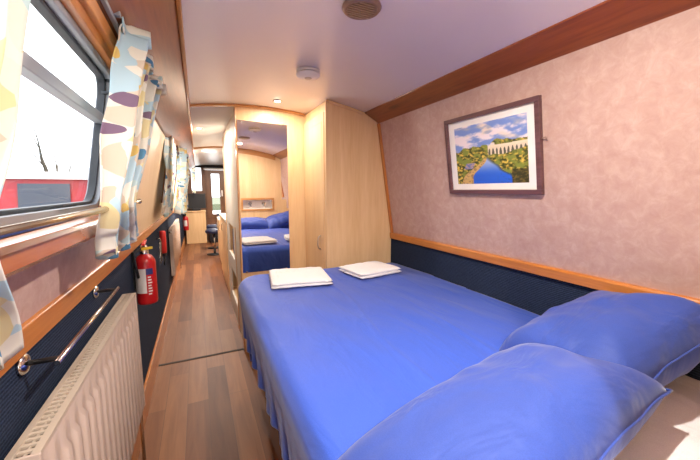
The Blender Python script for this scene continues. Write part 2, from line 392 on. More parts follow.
window(9, -1.4, -.25, 1, False); window(6, 3.4, 4.6, 1, False); window(7, 6.0, 7.4, 1, False)  # first one, behind the camera, is unseen and added for fill daylight
# sill box under window 1
b = MB(); b.prism([(-.345,1.235),(-.262,1.240),(-.254,1.25),(-.254,1.278),(-.262,1.288),(-.345,1.298)], .05, 1.26)
tag(struct(b.build('trim_12', M['sill'], None, .004)))
# top lining between window and cedar board
b = MB(); b.add([(lw(z)+o, y, z) for z in (1.80, 1.835) for o in (0, .03) for y in (.0, 1.5)], [(0,1,3,2),(4,6,7,5),(0,4,5,1),(2,3,7,6),(0,2,6,4),(1,5,7,3)])
struct(b.build('trim_13', M['trim'], None, .003))

# ------------------------------------------------------------------ curtains
def curtain(name, top, waist, bottom, z, x, nf, amp, label, seed, ex=1.5, group=None, nx=90, ny=60):
    """top/waist/bottom: (y0,y1) at heights z=(ztop,zwaist,zbottom); x: matching wall offsets"""
    root = thing(name, (x[1], (waist[0]+waist[1])/2, z[2]), label, 'curtain', group)
    rnd = random.Random(seed); ph = [rnd.uniform(0, 6.28) for _ in range(4)]
    W = .55
    def fn(u, v):
        zz = z[0] + (z[2]-z[0])*v
        tw = (z[0]-z[1])/(z[0]-z[2])
        if v < tw:
            t = (v/tw)**ex; y0 = top[0]+(waist[0]-top[0])*t; y1 = top[1]+(waist[1]-top[1])*t; xo = x[0]+(x[1]-x[0])*(v/tw)
        else:
            t = smooth(0, 1, (v-tw)/(1-tw)); y0 = waist[0]+(bottom[0]-waist[0])*t; y1 = waist[1]+(bottom[1]-waist[1])*t; xo = x[1]+(x[2]-x[1])*t
        d = abs(v-tw)
        a = amp*(.55+.45*smooth(0, .3, d))
        uu = u + .02*math.sin(9*v+ph[0])
        f = math.sin(2*PI*nf*uu+ph[1]) + .35*math.sin(2*PI*nf*2.3*uu+ph[2]+2*v)
        y = y0+(y1-y0)*(u + .035*math.sin(2*PI*nf*uu+ph[1]+1.4))
        zz += .012*math.sin(2*PI*nf*uu) * (v > .9) + (.02*math.sin(5*u+ph[3]) if v < .05 else 0)
        return (xo + a*f, y, zz)
    L = z[0]-z[2]
    g = grid(nx, ny, fn, lambda u, v: (u*W+seed*.37, v*L))
    build_uv(g, 'drape', M['curtain'], root, .003)
    # heading tape
    h = grid(nx, 3, lambda u, v: tuple(Vector(fn(u, .0)) + Vector((.005*math.sin(60*u), 0, .028-.05*v))), lambda u, v: (u*W+seed*.37, -.03+v*.05))
    build_uv(h, 'heading_tape', M['curtain'], root, .004)
    return root
curtain('curtain', (1.20, 1.86), (.99, 1.28), (1.03, 1.50), (1.83, 1.335, 1.19), (-.150, -.198, -.232), 4, .030,
        'leaf print curtain at the far side of the nearest window, gathered behind the rod', 6, .6)
curtain('curtain', (.25, .665), (.24, .47), (.28, .655), (1.80, 1.335, 1.125), (-.200, -.205, -.262), 3, .010,
        'leaf print curtain at the left edge of the photo, closest to the radiator', 8, 2)
curtain('curtain', (3.35, 4.2), (3.15, 3.8), (3.1, 3.9), (1.83, 1.335, 1.15), (-.21, -.23, -.26), 5, .022,
        'beige leaf print curtain hanging above the small white radiator, nearer of that pair', 5, .8)
curtain('curtain', (4.3, 5.6), (4.2, 5.2), (4.1, 5.4), (1.84, 1.335, 1.10), (-.14, -.16, -.19), 6, .045,
        'pale sunlit leaf print curtain just beyond the beige one above the small radiator', 11, .8)
# curtain rod (hold-back) and track
r = thing('curtain_rod', (-.21, .3, 1.32), 'slim metal hold-back rod running across the foot of the nearest window', 'rod')
b = MB(); b.tube([(-.212, .05, 1.317), (-.212, 1.535, 1.325)], .0075, 10); b.build('rod', M['brass'], r)
b = MB(); b.lathe([(.001,0),(.008,.001),(.010,.01),(.006,.02),(.001,.022)], (-.212,1.53,1.325), 14, 0, Matrix.Rotation(-PI/2, 3, 'X')); b.build('finial', M['brass'], r)
for yy in (.2, 1.44):
    b = MB(); b.tube([(-.305,yy,1.32),(-.212,yy,1.32)], .005, 8); b.build('bracket', M['brass'], r)
r = thing('curtain_track', (-.2, .0, 1.83), 'grey curtain track fixed under the cedar board above the nearest window', 'curtain track')
b = MB(); b.box(-.196, -.184, -.2, 1.62, 1.842, 1.856); b.build('rail', M['alu'], r, .002)
b = MB()
b.lathe([(.001,0),(.013,.001),(.015,.01),(.008,.014),(.001,.016)], (-.21, 1.30, 1.838), 16, 0, Matrix.Rotation(PI, 3, 'X')); b.build('end_stop', M['plastic'], r)
for yy in (.4, 1.16): box('bracket', -.21,-.17,yy,yy+.02,1.856,1.874, M['alu'], r)

# ------------------------------------------------------------------ radiators
def radiator(y0, y1, z0, z1, xb, xf, label, ribs, valve=True):
    r = thing('radiator', ((xb+xf)/2, y0, z0), label, 'radiator')
    N = ribs*14; b = MB()
    def rib(y): 
        t = ((y-y0-.03)/(y1-y0-.06)*ribs) % 1
        return .010*smooth(0, .22, t)*(1-smooth(.55, .77, t)) if y0+.03 < y < y1-.03 else 0
    zl = [z0, z0+.03, z0+.045, z1-.075, z1-.06, z1-.004, z1]
    vs = []
    for zi, z in enumerate(zl):
        for i in range(N+1):
            y = y0+(y1-y0)*i/N
            k = 1 if 2 <= zi <= 3 else 0
            vs.append((xf - .006 + rib(y)*k - (.003 if zi in (0, 6) else 0), y, z))
    b.add(vs, [(j*(N+1)+i, j*(N+1)+i+1, (j+1)*(N+1)+i+1, (j+1)*(N+1)+i) for j in range(6) for i in range(N)], 0, True)
    b.build('front_panel', M['radiator'], r, solid=.004)
    for a, c in ((y0-.004, y0+.002), (y1-.002, y1+.004)): box('side_panel', xb+.004, xf-.002, a, c, z0+.01, z1+.002, M['radiator'], r)
    box('back_panel', xb+.006, xb+.014, y0, y1, z0, z1-.004, M['radiator'], r)
    b = MB(); n = int((y1-y0)/.018)
    for i in range(n):
        y = y0+.02+(y1-y0-.04)*i/(n-1); b.box(xb+.014, xf-.016, y-.004, y+.004, z1-.006, z1-.001)
    b.box(xb+.004, xb+.016, y0, y1, z1-.006, z1+.002); b.box(xf-.018, xf-.004, y0, y1, z1-.006, z1+.002)
    b.box((xb+xf)/2-.0015, (xb+xf)/2+.0015, y0, y1, z1-.008, z1-.003)
    b.build('top_grille', M['grille'], r, weld=False)
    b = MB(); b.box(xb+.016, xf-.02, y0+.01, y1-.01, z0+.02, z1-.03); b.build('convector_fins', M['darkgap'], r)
    for yy in (y0+.15*(y1-y0), y1-.15*(y1-y0)): box('bracket', -.3595, xb+.008, yy-.015, yy+.015, z0+.05, z1-.05, M['radiator'], r)
    if valve:
        b = MB(); b.lathe([(.001,0),(.012,0),(.013,.02),(.009,.03),(.001,.03)], ((xb+xf)/2, y0-.004, z1-.035), 16, 0, Matrix.Rotation(PI/2, 3, 'X')); b.build('bleed_cap', M['chrome'], r)
        b = MB(); b.tube([((xb+xf)/2, y1+.003, z0+.04), ((xb+xf)/2, y1+.03, z0+.04), ((xb+xf)/2, y1+.032, z0+.02), ((xb+xf)/2, y1+.032, .0)], .008, 10); b.build('valve_pipe', M['chrome'], r)
    return r
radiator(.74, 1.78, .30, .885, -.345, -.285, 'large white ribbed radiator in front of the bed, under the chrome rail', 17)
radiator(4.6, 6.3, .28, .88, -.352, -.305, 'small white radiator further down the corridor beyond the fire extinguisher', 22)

# chrome rail above the radiator
r = thing('towel_rail', (-.36, .9, 1.0), 'chrome towel rail on the dark carpeted wall above the large radiator', 'towel rail')
for y, z in ((.89, 1.0), (1.44, 1.0)):
    b = MB(); b.lathe([(.001,0),(.024,0),(.024,.006),(.016,.012),(.001,.014)], (-.36, y, z), 24, 0, Matrix.Rotation(PI/2, 3, 'Y')); b.build('rosette', M['chrome'], r)
    b = MB(); b.tube([(-.352,y,z),(-.30,y,z),(-.292,y,z)], [.006,.006,.006], 10); b.build('arm', M['black'], r)
b = MB(); b.tube([(-.293,.865,1.0),(-.293,1.465,1.0)], .006, 14); b.build('bar', M['chrome'], r)

# ------------------------------------------------------------------ fire extinguishers, torch
def extinguisher(x, y, z0, R, H, label, detail=True):
    r = thing('fire_extinguisher', (x, y, z0), label, 'fire extinguisher')
    b = MB(); b.lathe([(.001,.006),(R*.8,0),(R*.96,.004),(R,.018),(R,H*.80),(R*.93,H*.87),(R*.7,H*.94),(R*.34,H*.985),(R*.3,H),(.001,H)], (x,y,z0), 36); b.build('cylinder', M['red'], r)
    if not detail:
        b = MB(); b.box(x-.015,x+.015,y-.03,y+.05,z0+H,z0+H+.05); b.build('handle', M['black'], r, .004)
        b = MB(); arc(b, x, y, R+.0012, z0+H*.3, z0+H*.7, -2.3, -1.0); b.build('label_panel', M['label'], r)
        box('wall_bracket', -.361, x-R*.6, y-.012, y+.012, z0+H*.6, z0+H*.7, M['black'], r); return r
    b = MB(); b.lathe([(R*.4,H-.004),(R*.42,H+.02),(R*.3,H+.026),(R*.3,H+.045),(.001,H+.045)], (x,y,z0), 20); b.build('valve', M['chrome'], r)
    b = MB(); zt = z0+H
    b.prism([(y-.02,zt+.03),(y+.015,zt+.03),(y+.075,zt+.018),(y+.078,zt+.026),(y+.01,zt+.042),(y-.02,zt+.042)], x-.009, x+.009, 0, 'X'); b.build('carry_handle', M['black'], r, .002)
    b = MB(); b.prism([(y-.025,zt+.048),(y+.02,zt+.05),(y+.08,zt+.062),(y+.08,zt+.069),(y+.01,zt+.062),(y-.025,zt+.058)], x-.008, x+.008, 0, 'X'); b.build('squeeze_lever', M['redp'], r, .002)
    b = MB(); b.prism([(x-.01,zt+.020),(x+.046,zt+.026),(x+.046,zt+.040),(x-.01,zt+.036)], y-.03, y-.024); b.build('pin_tag', M['yellow'], r, .002)
    b = MB(); b.tube([(x-.01,y-.02,zt+.03),(x-.045,y-.045,zt+.01),(x-.04,y-.05,zt-.06),(x-.03,y-.052,z0+H*.55)], .007, 10); b.build('hose', M['black'], r)
    b = MB(); arc(b, x, y, R+.0012, z0+H*.24, z0+H*.72, -2.72, -1.45); b.build('label_panel', M['label'], r)
    b = MB(); arc(b, x, y, R+.0012, z0+H*.60, z0+H*.72, -1.42, -.75); b.build('label_band', M['navylabel'], r)
    b = MB()
    for k in range(7):
        zz = z0+H*(.55-.055*k); arc(b, x, y, R+.0012, zz-.004, zz+.004, -1.30, -1.0+.05*(k % 3), 6)
    b.build('printed_lettering', M['label'], r)
    b = MB(); b.box(-.361, x-R*.5, y-.018, y+.018, z0+H*.5, z0+H*.56); b.box(-.361, -.352, y-.02, y+.02, z0+H*.3, z0+H*1.05); b.build('wall_bracket', M['black'], r)
    return r
def arc(b, x, y, R, z0, z1, a0, a1, n=16):
    vs = [(x+R*math.cos(a0+(a1-a0)*i/n), y+R*math.sin(a0+(a1-a0)*i/n), z) for z in (z0, z1) for i in range(n+1)]
    b.add(vs, [(i, i+1, n+2+i, n+1+i) for i in range(n)], 0, True)
extinguisher(-.298, 2.20, .705, .054, .30, 'red fire extinguisher on the wall at the far end of the large radiator')
extinguisher(-.28, 8.6, .42, .06, .34, 'small distant red fire extinguisher at the far end of the corridor', False)
r = thing('torch', (-.335, 3.55, .72), 'red torch with black strap clipped to the blue wall between extinguisher and small radiator', 'torch')
b = MB(); b.lathe([(.001,.0),(.026,.0),(.028,.02),(.028,.20),(.024,.215),(.001,.22)], (-.325,3.6,.76), 20); b.build('body', M['redp'], r)
b = MB(); b.lathe([(.001,.0),(.018,.0),(.024,.03),(.001,.03)], (-.325,3.6,.73), 16); b.build('end_cap', M['black'], r)
b = MB(); b.tube([(-.325,3.6,.735),(-.32,3.61,.68),(-.322,3.56,.65),(-.325,3.6,.70)], .006, 8); b.build('strap', M['black'], r)
b = MB(); b.tube([(-.36,3.38,.93),(-.33,3.38,.93),(-.325,3.4,.90),(-.33,3.42,.72),(-.335,3.36,.70),(-.333,3.38,.9)], .005, 8); b.build('hanging_loop', M['chrome'], r)
b = MB(); b.box(-.361,-.335,3.57,3.63,.85,.88); b.build('wall_clip', M['black'], r)

# ------------------------------------------------------------------ mirror
r = thing('mirror', (.5, YB, .68), 'tall wall mirror on the oak bulkhead at the foot of the bed', 'mirror')
b = MB(); x0, x1 = .309, .703
b.add([(x0,YB-.006,.69),(x1,YB-.006,.69),(x1,YB-.006,1.905),(x0,YB-.006,1.915),(x0,YB-.001,.69),(x1,YB-.001,.69),(x1,YB-.001,1.905),(x0,YB-.001,1.915)],
      [(0,1,2,3),(4,7,6,5),(0,4,5,1),(1,5,6,2),(2,6,7,3),(3,7,4,0)])
b.build('mirror_glass', M['mirror'], r)
for x in (.34, .67):
    for z in (.693, 1.902):
        b = MB(); b.lathe([(.001,0),(.008,0),(.007,.004),(.001,.005)], (x, YB-.006, z), 14, 0, Matrix.Rotation(PI/2, 3, 'X')); b.build('mirror_clip', M['chrome'], r)

# ------------------------------------------------------------------ wardrobe
r = thing('wardrobe', (1.1, 2.23, 0), 'floor to ceiling pale oak wardrobe between the mirror and the pink wall', 'wardrobe')
def wprof(o=0): 
    xs = [.862+(1.262-.862)*i/8 for i in range(9)]
    return [(.862,0),(1.412,0),(1.412,1.02),(1.262,1.93)] + [(x, zc(x)-.002) for x in reversed(xs)]
b = MB(); b.prism(wprof(), 2.232, 2.748); b.build('carcass', M['oak'], r, .002)
b = MB(); b.box(.846,.862,2.262,2.735,.10,1.925); b.build('door', M['oak'], r, .004)
d = r.children[-1]
box('side_strip', .850, .8625, 2.228, 2.256, 0, 1.985, M['oak'], r)
b = MB(); b.box(.8445,.8462,2.30,2.70,.16,.166); b.box(.8445,.8462,2.30,2.70,1.86,1.866); b.box(.8445,.8462,2.30,2.306,.16,1.866); b.box(.8445,.8462,2.694,2.70,.16,1.866); 
o = b.build('moulding', M['oak'], d, weld=False); o.matrix_parent_inverse = Matrix()
b = MB(); b.tube([(.845,2.345,.915),(.828,2.345,.925),(.822,2.345,.95),(.822,2.345,.985),(.828,2.345,1.01),(.845,2.345,1.02)], [.006,.005,.005,.005,.005,.006], 10)
o = b.build('handle', M['nickel'], d); o['label'] = 'bow handle'
b = MB(); xs = [.85+(1.16-.85)*i/10 for i in range(11)]
b.prism([(x, zc(x)-.002) for x in xs]+[(x, zc(x)-.018) for x in reversed(xs)], 2.222, 2.232); b.build('cornice_strip', M['oak'], r)

# ------------------------------------------------------------------ bed
TOP = .802
r = thing('bed', (.8, .05, 0), 'low double bed base with white sheeted mattress along the right wall', 'bed')
box('bed_base', .36, 1.408, .01, 2.16, 0, .60, M['oak'], r)
def mat_fn(u, v):
    x = .24+1.165*u; y = .005+2.15*v
    e = min(u*1.2, v*2.15, (1-v)*2.15)
    z = TOP-.03 - .04*(1-smooth(0, .04, e)) + .006*noise.noise((x*5,y*6,1)) + .007*(1-abs(noise.noise((x*4+3*y,y*9-x*5,7)))*4)*(y < .6)*.5 + .010*math.exp(-((x*.75+y-.88)/.014)**2)*smooth(.3,.6,x)*(y < .6)
    return (x, y, z)
g = grid(90, 120, mat_fn); g.box(.24,1.405,.005,2.155,.60,TOP-.075); g.uvs = g.uvs + [(0,0)]*8
b = MB(); b.v = g.v; b.f = g.f; b.mi = g.mi; b.smooth = g.smooth; b.build('mattress', M['white'], r)
# blue cover
X0, X1, Y1 = .205, 1.408, 2.215
Rc, rr = .16, .055
def duvet(u, v):
    # flat cloth coordinates
    fx = -.33 + (1.25+.33)*u            # 0 is left edge of the top
    fy = .47 + (Y1+.36-.47)*v
    x = X0 + fx; y = fy
    cx, cy = max(x, X0+Rc), min(y, Y1-Rc)
    qx, qy = x-cx, y-cy; rho = math.hypot(qx, qy)
    x_ = x
    if rho < 1e-6: px, py, pz, d = x, y, TOP, 0
    else:
        dx, dy = qx/rho, qy/rho; flat = Rc-rr
        if rho <= flat: px, py, pz, d = x, y, TOP, 0
        else:
            e = rho-flat
            if e < rr*PI/2: a = e/rr; h = flat+rr*math.sin(a); dz = rr*(1-math.cos(a))
            else: h = flat+rr; dz = rr + (e-rr*PI/2)
            d = dz
            ang = math.atan2(dy, -dx); s = (y if dy < .01 else Y1+ang*.3 + x*(dx > -.01))
            wv = smooth(.10, .45, dz)
            h += .012*wv*math.sin(s*31+2.5*noise.noise((s*3,0,0))) + .007*wv*math.sin(s*67+2+3*dz) - .028*smooth(.02,.35,dz)
            px, py, pz = cx+dx*h, cy+dy*h, TOP-dz
    if d < .02:
        cr = smooth(X1-.32, X1, px); pz -= .012*cr
        # long creases and soft billows
        pz += .012*noise.noise((px*2.2, py*1.6, 4)) + .006*noise.noise((px*9+py*3, py*2.0, 9))
        t = (px-.60)-(.10*smooth(.9,1.6,py)); pz += .0055*math.exp(-(t/.009)**2)*smooth(.5,.7,py)*(1-smooth(1.7,2.0,py))
        t = px-.93-.08*(py-1); pz += .004*math.exp(-(t/.012)**2)*(1-smooth(1.1,1.5,py))
    px = min(px, X1)
    if py > 2.222 and px > .84: py = 2.222
    return (px, py, max(pz, .12))
g = grid(170, 220, duvet)
# trim: cloth behind the wardrobe front is tucked down the gap
g.uvs = g.uvs
du = build_uv(g, 'duvet', M['blue'], None, .012)
tag(du, 'cornflower blue duvet cover draped over the bed', 'duvet')

# pillows
def pillow(name, c, sx, sy, t, rot, m, label, cat='pillow', group=None, seed=0, sag=0):
    root = thing(name, c, label, cat, group)
    Rm = Matrix.Rotation(rot[2], 3, 'Z') @ Matrix.Rotation(rot[1], 3, 'Y') @ Matrix.Rotation(rot[0], 3, 'X')
    nx, ny = 44, 32
    b = MB(); vs = []
    for s in (1, -1):
        for j in range(ny+1):
            for i in range(nx+1):
                u = -1+2*i/nx; v = -1+2*j/ny
                prof = max(0, (1-abs(u)**5))**.5 * max(0, (1-abs(v)**2.8))**.5
                pin = 1-.07*(v*v)*(abs(u)**1.5)                       # corners stay out, sides pull in
                x = sx/2*u*(1-.05*(1-v*v)*abs(u)**3); y = sy/2*v*(1-.07*(1-u*u)*abs(v)**3)
                n_ = noise.noise((u*2+seed, v*2, s)); n2 = noise.noise((u*6+seed, v*3, s*3+2))
                z = s*t/2*prof*(1+.12*n_) + .006*n2*prof
                z += -sag*(abs(u)**2) + .012*noise.noise((u*3,v*3,seed))*(1-prof)
                vs.append(Rm @ Vector((x,y,z)) + Vector(c))
    o2 = (nx+1)*(ny+1)
    fs = []
    for s in (0, o2):
        fs += [(s+j*(nx+1)+i, s+j*(nx+1)+i+1, s+(j+1)*(nx+1)+i+1, s+(j+1)*(nx+1)+i) for j in range(ny) for i in range(nx)]
    b.add(vs, fs, 0, True); o = b.build('pillowcase', m, root)
    # piped seam
    path = []
    for i in range(-1, 2*(nx+ny)+1):
        k = i % (2*(nx+ny))
        if k < nx: ij = (k, 0)
        elif k < nx+ny: ij = (nx, k-nx)
        elif k < 2*nx+ny: ij = (nx-(k-nx-ny), ny)
        else: ij = (0, ny-(k-2*nx-ny))
        path.append(vs[ij[1]*(nx+1)+ij[0]])
    b = MB(); b.tube(path, .003, 6, cap=False); b.build('seam', m, root)
    return root
pillow('pillow', (.605,.455,.850), .80, .36, .19, (math.radians(-10), math.radians(-3), math.radians(9)), M['bluep'], 'blue pillow nearest the aisle, lying in front of the other', seed=2, sag=.02)
pillow('pillow', (1.155,.555,.892), .53, .42, .22, (math.radians(-12), math.radians(-14), math.radians(-4)), M['bluep'], 'blue pillow against the right wall, partly behind the nearer pillow', seed=5, sag=.01)

# towels
def towel(c, sx, sy, h, rz, label, seed):
    root = thing('folded_towel', c, label, 'towel', 'folded towels at the foot of the bed')
    Rm = Matrix.Rotation(rz, 3, 'Z')
    def layer(z0, z1, k, sh):
        b = MB(); nx, ny = 40, 30; vs = []
        for s in (1, 0):
            for j in range(ny+1):
                for i in range(nx+1):
                    u = -1+2*i/nx; v = -1+2*j/ny
                    ex = (1-max(0, abs(u))**5)**.5 if abs(u) < 1 else 0; ey = (1-abs(v)**5)**.5 if abs(v) < 1 else 0
                    zm = (z0+z1)/2; hh = (z1-z0)/2*ex*ey
                    z = zm+(hh if s else -hh) + .003*noise.noise((u*3+seed,v*3,k)) + .002*noise.noise((u*9,v*9,k+seed))
                    x = (sx/2-sh)*u + .004*noise.noise((v*3,k,seed)); y = (sy/2-sh*.5)*v + .004*noise.noise((u*3,k+5,seed))
                    if k == 1 and s and abs(abs(u)-.80) < .06: z -= .0022*(1-smooth(.02,.04,abs(abs(u)-.80)))
                    vs.append(Rm @ Vector((x,y,z)) + Vector(c))
        o2 = (nx+1)*(ny+1); fs = []
        for s in (0, o2): fs += [(s+j*(nx+1)+i, s+j*(nx+1)+i+1, s+(j+1)*(nx+1)+i+1, s+(j+1)*(nx+1)+i) for j in range(ny) for i in range(nx)]
        b.add(vs, fs, 0, True); return b
    layer(.0, h*.62, 0, .0).build('fold', M['towel'], root)
    layer(h*.36, h, 1, .002).build('fold', M['towel'], root)
    return root
towel((.550, 1.93, TOP+.008), .355, .36, .046, math.radians(-9), 'folded white towel on the left half of the bed foot', 1)
towel((1.035, 1.90, TOP+.010), .335, .28, .050, math.radians(9), 'folded white towel on the right half of the bed foot, beside the wardrobe', 4)

# reading lamps and niche on the headboard wall (seen in the mirror)
r = thing('niche_shelf', (.9,-.03,1.06), 'white recessed shelf with oak frame above the pillows, seen in the mirror', 'shelf')
b = MB(); b.box(.66,1.13,-.10,-.095,1.06,1.21); b.box(.66,1.13,-.10,-.03,1.055,1.06); b.box(.66,1.13,-.10,-.03,1.21,1.215); b.box(.655,.66,-.10,-.03,1.055,1.215); b.box(1.13,1.135,-.10,-.03,1.055,1.215)
b.build('lining', M['plastic'], r, weld=False)
b = MB(); b.box(.63,1.16,0,.012,1.21,1.24); b.box(.63,1.16,0,.012,1.03,1.06); b.box(.63,.66,0,.012,1.06,1.21); b.box(1.13,1.16,0,.012,1.06,1.21); b.build('frame', M['trimx'], r, weld=False)
for x, lb in ((.78, 'small chrome reading lamp in the recessed shelf, left one'), (1.0, 'small chrome reading lamp in the recessed shelf, right one')):
    q = thing('reading_lamp', (x,-.095,1.14), lb, 'lamp', 'reading lamps in the niche')
    b = MB(); b.lathe([(.001,0),(.028,0),(.028,.008),(.001,.01)], (x,-.095,1.145), 20, 0, Matrix.Rotation(-PI/2, 3, 'X')); b.build('base', M['chrome'], q)
    b = MB(); b.tube([(x,-.09,1.145),(x,-.06,1.15),(x,-.045,1.135)], .006, 8); b.build('arm', M['chrome'], q)
    b = MB(); b.lathe([(.012,.0),(.02,-.03),(.021,-.04),(.019,-.04),(.010,0)], (x,-.045,1.14), 20); b.build('shade', M['chrome'], q)
    b = MB(); b.lathe([(.001,.0),(.012,.003),(.001,.006)], (x,-.045,1.104), 14); b.build('bulb', M['lamp'], q)

# ------------------------------------------------------------------ painting on the sloped wall
ang = math.atan(.16)
r = thing('picture', (rw(1.555), 1.21, 1.555), 'framed canal and viaduct photograph on the pink wall', 'picture')
def onwall(y, s, o):     # y along boat, s height in the wall plane, o out of the wall
    z = 1.555 + s*math.cos(ang); return (rw(z) - o*math.cos(ang), y, z - o*math.sin(ang))
def wallbox(b, y0, y1, s0, s1, o0, o1, mi=0):
    b.add([onwall(y, s, o) for y in (y0,y1) for s in (s0,s1) for o in (o0,o1)], [(0,1,3,2),(4,6,7,5),(0,4,5,1),(2,3,7,6),(0,2,6,4),(1,5,7,3)], mi)
py0, py1, ps = .925, 1.49, .205; fw = .022
b = MB()
for q in ((py0,py1,-ps,-ps+fw),(py0,py1,ps-fw,ps),(py0,py0+fw,-ps+fw,ps-fw),(py1-fw,py1,-ps+fw,ps-fw)): wallbox(b, *q, .0, .022)
b.build('frame', M['purpleframe'], r, .002, weld=False)
b = MB(); wallbox(b, py0+fw, py1-fw, -ps+fw, ps-fw, .002, .010); b.build('mount', M['mount'], r)
iy0, iy1, is0, is1 = .988, 1.425, -.152, .150
nx, ny = 200, 140
def paint(u, v):   # u: 0 left (far) .. 1 right, v: 0 bottom .. 1 top
    n1 = noise.fractal((u*4, v*7, 0), 1, 2, 5); n2 = noise.fractal((u*22, v*26, 3), 1, 2, 4); n3 = noise.fractal((u*9,v*9,8),1,2,4)
    def mix(a, b, t): t = max(0,min(1,t)); return [a[i]+(b[i]-a[i])*t for i in range(3)]
    hz = .60 + .03*math.sin(u*5) + .05*n3 + .12*smooth(.5,.62,u)*(1-.2*u)
    if v > hz:
        col = mix((120,146,206), (236,220,222), smooth(-.1,.45, n1+.15)); col = mix(col, (232,206,170), .45*smooth(.1,.4,noise.noise((u*5+3,v*9,2))))
    else:
        g = mix((62,70,34), (226,190,84), smooth(-.35,.5,n2)); g = mix(g, (128,138,60), smooth(-.2,.4,n3)); col = g
        if u > .5 and .46 < v < .625:      # viaduct
            deck = .585 + .02*(u-.5)
            if v > deck and v < deck+.03: col = (232,214,184)
            elif v <= deck:
                ph = ((u-.5)/.5*10) % 1; ap = .30+.0*u
                open_ = abs(ph-.5) < .30 and v < deck-.02-.05*(abs(ph-.5)/.30)**2
                base = .47 + .05*noise.noise((u*8,1,1)) + .07*smooth(.75,1,u)
                if v > base: col = (96,92,80) if open_ else (226,208,180)
        # bright barn above viaduct
        if .50 < u < .60 and .62 < v < .655: col = (226,214,200)
        # river
        cl = .40+.10*smooth(0,.4,v)+.02*noise.noise((v*9,0,5)); cr = .98-.95*(v/.44)**.8*.52 + .03*noise.noise((v*12,4,1))
        left = .26+.22*smooth(.1,.42,v)
        if v < .44 and u > left and u < cr:
            col = mix((44,98,206), (170,186,222), smooth(.12,.42,v)); col = mix(col, (60,64,48), .7*smooth(.06,.0,cr-u)+.35*smooth(0,.5,n2)*smooth(.55,.9,u))
        # towpath and boats
        tl = left-.02; 
        if v < .42 and tl-.17*(1-v/.5) < u <= tl+.02: col = mix((206,168,104), (150,120,90), smooth(0,.5,n2))
        if .26 < v < .36 and .12+.5*(v-.26) < u < .26+.5*(v-.26): col = mix((110,120,170),(180,150,150), smooth(-.2,.3,n2))
        if u > .80 and v < .22: col = mix((58,56,34), (112,96,50), smooth(-.2,.4,n2))
    return col
b = MB(); vs = []; cols = []
for j in range(ny+1):
    for i in range(nx+1):
        u, v = i/nx, j/ny; vs.append(onwall(iy1+(iy0-iy1)*u, is0+(is1-is0)*v, .0108)); cols.append(paint(u, v))
b.add(vs, [(j*(nx+1)+i, j*(nx+1)+i+1, (j+1)*(nx+1)+i+1, (j+1)*(nx+1)+i) for j in range(ny) for i in range(nx)])
o = b.build('print', M['photo'], r, weld=False); o['label'] = 'colour photograph of a river with an arched viaduct'
ca = o.data.color_attributes.new('paint', 'FLOAT_COLOR', 'POINT')
for k, c in enumerate(cols): ca.data[k].color = lin(c)
b = MB(); b.tube([onwall(py0+.004, .03, .012), onwall(py0-.018, .034, .010), onwall(py0-.022, .022, .010)], .003, 8); b.build('side_clip', M['bronze'], r)

# ------------------------------------------------------------------ ceiling fittings
x, y = .592, 1.817; z = zc(x)
r = thing('smoke_alarm', (x,y,z), 'round white smoke alarm on the ceiling above the bed foot', 'smoke alarm')
b = MB(); b.lathe([(.001,0),(.064,0),(.064,-.010),(.060,-.013),(.001,-.013)], (x,y,z), 40); b.build('base', M['plastic'], r)
b = MB(); b.lathe([(.001,-.013),(.055,-.013),(.055,-.018),(.001,-.018)], (x,y,z), 40); b.build('air_gap', M['darkgap'], r)
b = MB(); b.lathe([(.001,-.018),(.065,-.018),(.066,-.026),(.056,-.036),(.024,-.040),(.001,-.040)], (x,y,z), 40); b.build('cover', M['plastic'], r)
b = MB(); b.lathe([(.001,-.040),(.020,-.040),(.019,-.043),(.001,-.043)], (x,y,z), 24); b.build('test_button', M['grille'], r)
x, y = .572, 1.125; z = zc(x)
r = thing('ceiling_vent', (x,y,z), 'round bronze louvred ceiling vent near the top of the photo', 'vent')
b = MB(); b.lathe([(.052,.0),(.070,-.001),(.072,-.008),(.065,-.016),(.057,-.018),(.052,-.012)], (x,y,z), 40); b.build('rim', M['bronze'], r)
b = MB()
for k in range(8):
    yy = -.046+.0131*k; hw = math.sqrt(max(0, .055**2-yy*yy))
    b.box(x-hw, x+hw, y+yy-.0035, y+yy+.0035, z-.018, z-.006)
b.build('louvre', M['nickel'], r, weld=False)
b = MB(); b.lathe([(.001,-.001),(.056,-.001),(.056,-.004),(.001,-.004)], (x,y,z), 30); b.build('duct', M['bronze'], r)
def downlight(x, y, label, w, lens='lamp'):
    z = zc(x); r = thing('downlight', (x,y,z), label, 'ceiling light', 'recessed ceiling downlights')
    b = MB(); b.lathe([(.022,.0),(.034,-.001),(.035,-.005),(.028,-.008),(.022,-.006)], (x,y,z), 30); b.build('rim', M['chrome'], r)
    b = MB(); b.lathe([(.001,-.003),(.022,-.003),(.022,-.005),(.001,-.005)], (x,y,z), 24); b.build('lens', M[lens], r)
    L = bpy.data.lights.new('downlight_lamp', 'AREA'); L.shape = 'DISK'; L.size = .05; L.energy = w; L.color = (1,.91,.81); L.spread = PI
    o = bpy.data.objects.new('downlight_lamp', L); C.objects.link(o); o.location = (0,0,-.012); o.parent = r
    return r
downlight(.575, 2.50, 'lit recessed downlight in the ceiling just in front of the mirror', 5)
downlight(.575, .60, 'recessed downlight in the ceiling over the pillows, seen in the mirror', 14)
downlight(.0+.02, -.6, 'added unseen downlight over the passage behind the camera', 26)  # unseen lamp added as fill from behind the camera
downlight(.05, 3.75, 'added downlight in the corridor ceiling beside the oak partition', 9); downlight(.12, 5.9, 'added downlight in the far ceiling above the galley cabinets', 40); downlight(.62, 8.2, 'added hidden downlight in the far ceiling above the boarding step', 25)  # these lamps are added to brighten the corridor and far room

